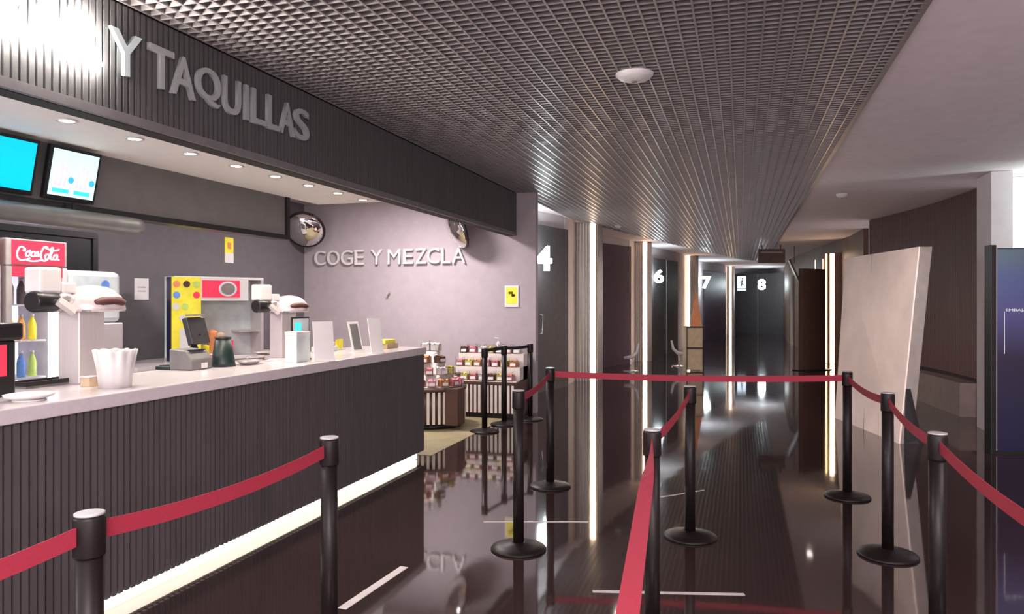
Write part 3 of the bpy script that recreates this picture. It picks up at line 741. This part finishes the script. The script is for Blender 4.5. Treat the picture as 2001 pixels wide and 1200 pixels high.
# white drinks machine on the back counter's left
p0 = fy1+.03; p1 = p0+.60
t = thing('ice_machine', 'pale rounded drinks machine with a blue dot, behind the first chrome hood', 'machine', (-6.05, (p0+p1)/2, 0)); w_ = (p1-p0)/2
MB().box((-.3, -w_, .0), (.3, w_, 1.35)).build('lower_cabinet', 'steel', t, .01)
MB().box((-.28, -w_, 1.35), (.28, w_, 1.84)).build('housing', 'pale', t, .05)
MB().lathe([(.045, .281), (.045, .287)], (0, w_*.35, 1.71), 20, 'x').build('round_badge', 'b_blue', t)
MB().box((.28, -w_*.8, 1.44), (.284, w_*.05, 1.66)).build('front_plate', 'white', t)

# yellow snack warmer
wp, wq = at(335, 8.0, .90), at(515, 8.70, .90); W_ = (wq-wp).length; WR = math.atan2((wq-wp).y, (wq-wp).x)-PI/2
t = thing('snack_cabinet', 'yellow framed snack cabinet with colourful round stickers and red header', 'snack machine', wp, WR)
MB().box((-.16, .0, 0), (0, .03, .92)).build('side_panel', 'navy', t)
sp_ = MB().box((-.02, .0, 0), (.01, W_*.30, .92)).build('sticker_panel', 'yellow', t)
MB().box((-.32, .03, .90), (0, W_, .93)).build('roof', 'white', t)
MB().box((-.02, W_*.30, .66), (.012, W_*.82, .92)).build('header_frame', 'white', t, .004)
MB().box((.012, W_*.31, .70), (.018, W_*.72, .89)).build('header_board', 'coke', t)
MB().lathe([(.085, .018), (.085, .026)], (0, W_*.585, .795), 24, 'x', sx=1.2).build('oval_badge', 'pale', t)
MB().lathe([(.065, .026), (.065, .029)], (0, W_*.585, .795), 24, 'x', sx=1.2).build('badge_centre', 'slabside', t)
MB().box((-.32, .03, 0), (-.30, W_, .90)).build('back_panel', 'pale', t)
MB().box((-.32, W_-.03, 0), (0, W_, .90)).build('side_panel', 'steel', t)
MB().box((-.30, W_*.74, .30), (-.05, W_-.03, .32)).build('shelf', 'steel', t); MB().box((-.30, .03, 0), (0, W_-.03, .03)).build('floor_plate', 'white', t)
dots = [(.16, .88, 'orange'), (.50, .88, 'brown'), (.84, .88, 'b_green'), (.16, .76, 'b_blue'), (.84, .76, 'coke'), (.45, .63, 'b_green'), (.14, .63, 'white'), (.36, .50, 'white')]
for a, z_, m in dots: MB().lathe([(.037, .010), (.037, .014)], (0, W_*.30*a, z_*.98-.02), 18, 'x').build('round_sticker', m, sp_)
MB().box((.010, W_*.08, .03), (.014, W_*.18, .36)).build('pale_picture', 'white', sp_); MB().box((.010, W_*.13, .30), (.013, W_*.24, .46)).build('orange_picture', 'orange', sp_)
for i, (yy, m, hh) in enumerate(((.48, 'orange', .50), (.56, 'card', .45), (.66, 'coke', .30), (.40, 'b_yellow', .22))):
    q = thing('snack_tube', '%s snack container inside the yellow framed cabinet' % ['tall orange', 'tall beige', 'short red', 'short yellow'][i], 'snack container', wp+Matrix.Rotation(WR, 3, 'Z') @ Vector((-.15, W_*yy, .032)))
    MB().lathe([(.05, 0), (.05, hh*.5), (.052, hh*.52), (.052, hh*.56), (.02, hh*.6)], n=16).build('tube', m, q); MB().lathe([(.053, hh*.02), (.053, hh*.06)], n=16).build('band', 'white', q)

# ---------------------------------------------------------------- things on the service counter
WT = 1.10
def wt(px, py): p = onz(px, py, WT); return p
def hood(label):
    t = thing('hooded_dispenser', label, 'dispenser')
    MB().box((-.075, -.085, 0), (.075, .085, .40)).build('cabinet', 'steel', t, .006)
    MB().box((-.085, -.10, .40), (.14, .16, .412)).build('top_plate', 'chrome', t)
    # dome, wide along the counter
    prof = [(.168, -.012), (.172, 0), (.166, .035), (.148, .075), (.115, .108), (.07, .128), (.02, .136), (.001, .137)]
    d = MB().lathe(prof, (.02, .05, .412), 40, 'z', sx=.95, sy=1.05).build('hood', 'hoodshell', t)
    vs = MB().lathe([(.112, -.05), (.108, -.012), (.085, .004), (.05, .012), (.001, .016)], (.165, .055, .452), 32, 'x', sx=1.0, sy=.33).build('opening', 'hoodin', d)
    MB().lathe([(.050, -.33), (.056, -.32), (.056, -.20), (.045, -.18)], (.02, 0, .455), 28, 'y').build('motor', 'black', t)
    MB().tube([(.02, -.21, .45), (.03, -.15, .465), (.03, -.08, .47)], [.035, .045, .03], 14).build('joint', 'chrome', t)
    MB().obox((.10, -.19, .43), (.3, .7, -.6), (1, 0, .5), (-.3, .6, .6), .05, .015, .02).build('lever', 'steel', t)
    MB().box((-.07, -.30, .50), (.05, -.17, .64)).build('container', 'white', t, .015)
    MB().box((-.07, -.165, .50), (.05, -.08, .56)).build('lid', 'white', t, .01)
    return t
h1 = hood('chrome hooded dispenser on a steel cabinet, the nearer one beside the fridge'); h1['group'] = 'hooded dispensers on the counter'
p = onx(160, 700, -3.55); h1.location = (-3.55, p.y, WT)
h2 = copy_tree(h1); p = onx(553, 690, -3.58); h2.location = (-3.58, p.y, WT); h2.scale = (.92, .92, .92); h2.rotation_euler = (0, 0, math.radians(-12))
h2['label'] = 'chrome hooded dispenser on a steel cabinet, the farther one in front of the mauve wall'

# black tap with red side at left edge
p = wt(8, 775); t = thing('tap_head', 'black angular drinks tap at the left edge, resting on a pale dish', 'dispenser', (p.x-.02, p.y, WT))
MB().box((-.03, -.05, .0), (.04, .045, .27)).build('stem', 'black', t, .01); MB().box((-.05, -.12, .27), (.07, .065, .355)).build('head', 'black', t, .015)
MB().box((.041, -.04, .10), (.044, -.005, .25)).build('side_panel', 'coke', t)
p = wt(30, 782); t = thing('dish', 'white oval dish on the worktop at the left edge', 'dish', (p.x+.06, p.y+.02, WT))
MB().lathe([(.001, .004), (.05, .004), (.09, .016), (.10, .028), (.098, .03), (.085, .02), (.05, .009), (.001, .009)], n=32, sy=1.1).build('dish', 'white', t)
MB().lathe([(.07, 0), (.065, .006)], n=24).build('foot_ring', 'white', t)
p = wt(100, 752); t = thing('long_tray', 'long flat dark tray on the worktop in front of the first dispenser', 'tray', (p.x, p.y, WT))
MB().box((-.06, -.20, 0), (.06, .20, .012)).build('base', 'greydev', t); rim_ = MB(); rim_.box((.055, -.20, .012), (.062, .20, .035)); rim_.box((-.062, -.20, .012), (-.055, .20, .035)); rim_.box((-.055, .193, .012), (.055, .20, .035)); rim_.box((-.055, -.20, .012), (.055, -.193, .035)); rim_.build('rim', 'black', t)
p = wt(176, 755); t = thing('small_box', 'small beige box beside the bucket of straws', 'box', (p.x, p.y, WT)); MB().box((-.03, -.035, 0), (.03, .035, .05)).build('box', 'card', t, .004); MB().box((-.031, -.036, .05), (.031, .036, .055)).build('lid', 'white', t)
# cup bucket with pleated rim
p = wt(225, 757); t = thing('straw_bucket', 'cream bucket with a flared wavy rim standing on the counter', 'bucket', (p.x, p.y, WT))
def flared(r0, r1, hh, amp, n=64, k=11, th=.003):
    vs = []; fs = []; rings = [(0, 0, 1), (.5, .3, 1), (1, 1, 1), (1, 1, 0), (.5, .3, 0), (.02, 0, 0)]
    for j, (u, a_, s_o) in enumerate(rings):
        for i in range(n):
            a = 2*PI*i/n; r = (r0+(r1-r0)*u**1.4)*(1)+amp*a_*math.sin(k*a)-(0 if s_o else th); vs.append((r*math.cos(a), r*math.sin(a), hh*u+(amp*.6*math.sin(k*a+1)*a_)))
    for j in range(len(rings)-1):
        for i in range(n): fs.append((j*n+i, j*n+(i+1) % n, (j+1)*n+(i+1) % n, (j+1)*n+i))
    fs.append(tuple(range(n))[::-1]); fs.append(tuple((len(rings)-1)*n+i for i in range(n)))
    return MB().add(vs, fs, True)
flared(.078, .105, .20, .006).build('bucket', 'white', t)
sv = MB()
for i in range(16):
    a = i*2.4; r = .05*math.sqrt((i+.5)/16); sv.tube([(r*math.cos(a), r*math.sin(a), .01), (r*1.3*math.cos(a), r*1.3*math.sin(a), .195)], .006, 6)
sv.build('straws', 'card', t)
# keypad, receipt printer, POS screen, green bin
p = wt(328, 722); t = thing('card_reader', 'flat dark keypad on the counter beside the receipt printer', 'card reader', (p.x, p.y, WT)); MB().box((-.06, -.05, 0), (.06, .05, .025)).build('body', 'green', t, .006)
MB().box((-.04, -.035, .025), (.03, .035, .029)).build('keys', 'black', t)
p = wt(383, 722); t = thing('receipt_printer', 'grey receipt printer with a small white label', 'printer', (p.x-.04, p.y, WT))
o = MB().add([(x_, y_, z_) for y_ in (-.10, .10) for x_, z_ in ((-.09, 0), (.09, 0), (.09, .07), (.04, .13), (-.09, .14))], [(0, 1, 2, 3, 4), (9, 8, 7, 6, 5)]+[(i, (i+1) % 5, (i+1) % 5+5, i+5) for i in range(5)]).build('body', 'greydev', t, .008); fix_normals(o)
MB().box((.091, -.01, .01), (.093, .05, .045)).build('label_plate', 'paper', t); MB().box((.02, -.07, .128), (.06, .07, .134)).build('paper_slot', 'black', t)
p = wt(405, 712); t = thing('till_monitor', 'black till monitor seen from behind, beside the receipt printer', 'monitor', (p.x-.12, p.y+.03, WT), math.radians(15))
o = MB().obox((0, 0, .24), (0, 1, 0), (-.25, 0, 1), (1, 0, .25), .14, .10, .02).build('screen_casing', 'black', t, .006)
MB().tube([(0, 0, .0), (-.02, 0, .12), (0, 0, .22)], [.05, .03, .04], 14).build('stand', 'black', t); MB().lathe([(.10, 0), (.10, .012), (.04, .02)], n=28).build('foot', 'black', t)
MB().box((-.035, -.10, .35), (.03, .11, .362)).build('top_edge', 'greydev', t)
p = wt(436, 716); t = thing('cup_bin', 'dark green tapered bin standing on the counter', 'bin', (p.x, p.y, WT))
MB().lathe([(.085, 0), (.080, .03), (.052, .20), (.048, .20), (.07, .02), (.001, .01)], n=28).build('bin', 'green', t)
MB().lathe([(.054, .19), (.056, .20), (.054, .208), (.049, .208)], n=28).build('rim', 'black', t)
# chrome trays and dishes in the middle
tr = None
for k, (px, py, s_, lab) in enumerate(((487, 712, 1., 'shallow chrome tray nearest the green bin'), (520, 694, 1.15, 'shallow chrome tray before the second dispenser'), (502, 703, .9, 'small shallow chrome tray behind the others'))):
    p = wt(px, py)
    if tr is None:
        tr = thing('metal_tray', lab, 'tray', (p.x, p.y, WT), .2, 'metal trays on the counter')
        MB().lathe([(.001, .003), (.07, .003), (.10, .022), (.112, .026), (.112, .030), (.098, .027), (.068, .009), (.001, .009)], n=36, sy=1.4).build('tray', 'chrome', tr)
        MB().lathe([(.05, .009), (.045, .014), (.001, .02)], n=20).build('contents', 'card', tr); q = tr
    else: q = copy_tree(tr); q.location = (p.x, p.y, WT); q['label'] = lab
    q.scale = (s_*.75, s_*.75, 1)
p = wt(462, 678); t = thing('napkin_tray', 'low cream tray of wrapped goods behind the green bin', 'tray', (-3.60, p.y-.35, WT)); MB().box((-.06, -.13, 0), (.06, .13, .05)).build('tray', 'white', t, .008)
for i in range(4): MB().box((-.05, -.12+i*.06, .05), (.05, -.07+i*.06, .085)).build('wrapped_item', 'card', t, .01)
p = wt(545, 706); t = thing('tongs', 'steel serving tongs lying before the second dispenser', 'tongs', (p.x, p.y, WT+.006), .5)
MB().tube([(-.10, -.02, 0), (0, -.012, .008), (.08, 0, .012)], .005, 8).build('arm', 'steel', t); MB().tube([(-.10, .02, 0), (0, .012, .008), (.08, 0, .012)], .005, 8).build('arm', 'steel', t)
# screen, card holders
p = wt(588, 690); t = thing('till_screen', 'small till screen with pale teal picture next to the steel cabinet', 'screen', (-3.30, onx(588, 650, -3.30).y, WT), math.radians(-8))
MB().box((-.015, -.10, .12), (.0, .10, .335)).build('casing', 'black', t, .004); MB().box((.0, -.088, .132), (.003, .088, .322)).build('display', 'pale', t); MB().box((.003, -.07, .20), (.004, .0, .29)).build('picture', 'scr_teal', t)
MB().tube([(-.02, 0, 0), (-.02, 0, .2)], .02, 12).build('stem', 'black', t); MB().lathe([(.08, 0), (.08, .01), (.02, .02)], n=24).build('foot', 'black', t)
def holder(label, px, py, w_, h_, lean, m, inner=None, rz=0):
    p = wt(px, py); t = thing('card_holder', label, 'card holder', (p.x, p.y, WT), rz)
    n = Vector((math.cos(lean), 0, math.sin(lean))); u = Vector((-math.sin(lean), 0, math.cos(lean)))
    cdp = MB().obox(u*h_/2+Vector((.0, 0, .004)), YV, u, n, w_/2, h_/2, .004).build('card', m, t)
    MB().box((-.06, -w_/2, 0), (.02, w_/2, .005)).build('foot', 'white', t)
    if inner: MB().obox(u*h_/2+n*.006+Vector((0, 0, .004)), YV, u, n, w_*.36, h_*.42, .002).build('printed_face', inner, cdp)
    return t
holder('pale upright card holder right of the white boxes on the counter', 634, 706, .165, .30, .10, 'paper', None, -.55)
holder('leaning card holder with a dark grey printed face', 700, 689, .12, .28, .28, 'white', 'greydev', -.35)
holder('tall plain white leaning card holder nearest the counter end', 738, 691, .13, .31, .20, 'paper', None, -.45)
p = wt(590, 707); t = thing('box_stack', 'pale white box with its lid, standing before the till screen', 'box', (p.x-.03, p.y, WT)); MB().box((-.05, -.10, 0), (.05, .08, .215)).build('box', 'pale', t, .004); MB().box((-.052, -.102, .20), (.052, .082, .23)).build('lid', 'white', t, .004)
p = wt(663, 684); t = thing('small_dish', 'tiny yellow price tent on the counter beyond the card holders', 'price tag', (p.x, p.y, WT)); MB().box((-.004, -.06, .012), (.004, .06, .10)).build('card', 'b_yellow', t); MB().box((-.03, -.07, 0), (.03, .07, .012)).build('foot', 'white', t)
t.name = 'price_tent'
p = wt(808, 676); t = thing('cream_box', 'flat cream box on the far end of the counter', 'box', (-3.30, 6.55, WT)); MB().box((-.07, -.12, 0), (.07, .12, .05)).build('box', 'card', t, .004); MB().box((-.06, -.14, .05), (.06, .08, .085)).build('lid', 'b_yellow', t, .004)

# ================================================================ CANDY STANDS
def slat_ring(r, n, z0, z1, w_, a0=0, a1=2*PI):
    m = MB()
    for i in range(n):
        a = a0+(a1-a0)*i/n; d = Vector((math.cos(a), math.sin(a), 0)); m.obox(d*r+Vector((0, 0, (z0+z1)/2)), d, Vector((-d.y, d.x, 0)), ZV, .008, w_, (z1-z0)/2)
    return m
c1 = at(843, 9.32); R1 = .42
cs = thing('candy_stand', 'round candy stand with a cream slatted drum base beside the counter end', 'candy stand', (c1.x, c1.y, .004))
MB().lathe([(R1-.05, 0), (R1-.05, .06)], n=48).build('toe_kick', 'black', cs); MB().lathe([(R1-.01, .06), (R1-.01, .46)], n=48).build('drum', 'brown', cs)
slat_ring(R1, 40, .07, .455, .016).build('slats', 'column', cs); MB().lathe([(R1+.02, .46), (R1+.025, .49), (R1, .50)], n=48).build('rim', 'brown', cs)
MB().box((.28, -.30, .05), (.47, -.05, .50)).build('side_cabinet', 'brown', cs, .01)
tp = MB(); tiers = [(.36, .50), (.27, .64), (.18, .78), (.10, .92)]
tp.lathe([(.38, .50), (.38, .51), (.28, .52), (.28, .645), (.19, .65), (.19, .785), (.11, .79), (.11, .92), (.001, .93)], n=40); tp.build('tier_steps', 'column', cs)
c2 = at(965, 10.35); 
rs = thing('candy_stand', 'straight candy rack with cream slatted base against the mauve wall', 'candy stand', (c2.x, 9.62, .004))
HW = .47
MB().box((-HW, -.28, 0), (HW, .28, .06)).build('toe_kick', 'black', rs); MB().box((-HW, -.29, .06), (HW, .29, .45)).build('base', 'brown', rs)
m_ = MB(); x = -HW+.01
while x < HW-.03: m_.box((x, -.305, .07), (x+.032, -.29, .44)); x += .058
m_.build('slats', 'column', rs)
MB().box((-HW-.01, -.31, .45), (HW+.01, .30, .48)).build('top_board', 'brown', rs)
m_ = MB()
for k in range(3): m_.box((-HW, -.28+k*.17, .48), (HW, .29, .485+.17*k+.005))
m_.build('tier_steps', 'column', rs)
bp = None; cols = list(CANDY)
def bin_(loc, rz, ck, label, group):
    t = thing('candy_bin', label, 'candy bin', loc, rz, group)
    key = ck
    if key not in binmesh:
        a = MB(); a.box((-.05, -.055, 0), (.05, .055, .003)); a.box((-.053, -.058, 0), (-.05, .058, .13)); a.box((.05, -.058, 0), (.053, .058, .13)); a.box((-.05, .055, 0), (.05, .058, .13)); a.box((-.05, -.058, 0), (.05, -.055, .085))
        o1 = a.build('bin_walls', 'glass', t)
        vs = []; fs = []; nn = 7
        for i in range(nn):
            for j in range(nn): vs.append((-.048+.096*i/(nn-1), -.053+.106*j/(nn-1), .085+random.uniform(-.012, .014)))
        for i in range(nn-1):
            for j in range(nn-1): k = i*nn+j; fs.append((k, k+nn, k+nn+1, k+1))
        b = MB(); b.box((-.048, -.053, .004), (.048, .053, .078)); b.add(vs, fs, True); o2 = b.build('sweets', CANDY[ck], t); o2['kind'] = 'stuff'
        o3 = MB().obox((0, -.062, .035), (1, 0, 0), (0, .2, 1), (0, -1, .2), .036, .018, .001).build('price_card', 'paper', t)
        binmesh[key] = (o1, o2, o3)
    else:
        for s_ in binmesh[key]: c_ = s_.copy(); COL.objects.link(c_); c_.parent = t
    return t
binmesh = {}
G = 'candy bins on the round stand'; tn = ['lowest', 'second', 'third', 'top']
for k, (r, z) in enumerate([(.348, .513), (.252, .650), (.172, .79), (.062, .934)]):
    n = [15, 10, 6, 2][k]
    for i in range(n):
        a = 2*PI*(i+.5*(k % 2))/n-PI/2
        if math.sin(a) > .35: continue
        ck = [['red', 'pink', 'orange'], ['red', 'white', 'yellow'], ['orange', 'brown', 'pink'], ['white', 'white', 'pink']][k][i % 3]
        bin_((c1.x+r*math.cos(a), c1.y+r*math.sin(a), .004+z), a+PI/2, ck, 'clear bin of %s sweets on the %s tier of the round candy stand' % (ck, tn[k]), G+', %s %s' % (tn[k], ck))
for k in range(3):
    for i in range(7):
        ck = [['brown', 'yellow', 'red', 'white'], ['red', 'yellow', 'orange', 'pink'], ['brown', 'pink', 'white', 'yellow']][k][i % 4]
        bin_((c2.x-HW+.065+i*.128, 9.62-.20+k*.17, .004+.485+.17*k+.006), 0, ck, 'clear bin of %s sweets on the %s tier of the straight candy rack' % (ck, tn[k] if k < 2 else 'top'), 'candy bins on the straight rack, %s %s' % (tn[k], ck))
p = at(966, 10.2); t = thing('sanitiser_bottle', 'clear pump bottle on top of the straight candy rack', 'bottle', (p.x, 9.86, .838))
MB().lathe([(.001, 0), (.045, 0), (.048, .02), (.048, .11), (.02, .14), (.016, .16)], n=20).build('body', 'white', t); MB().tube([(0, 0, .15), (0, 0, .2), (-.05, -.02, .205)], .008, 8).build('pump', 'white', t)
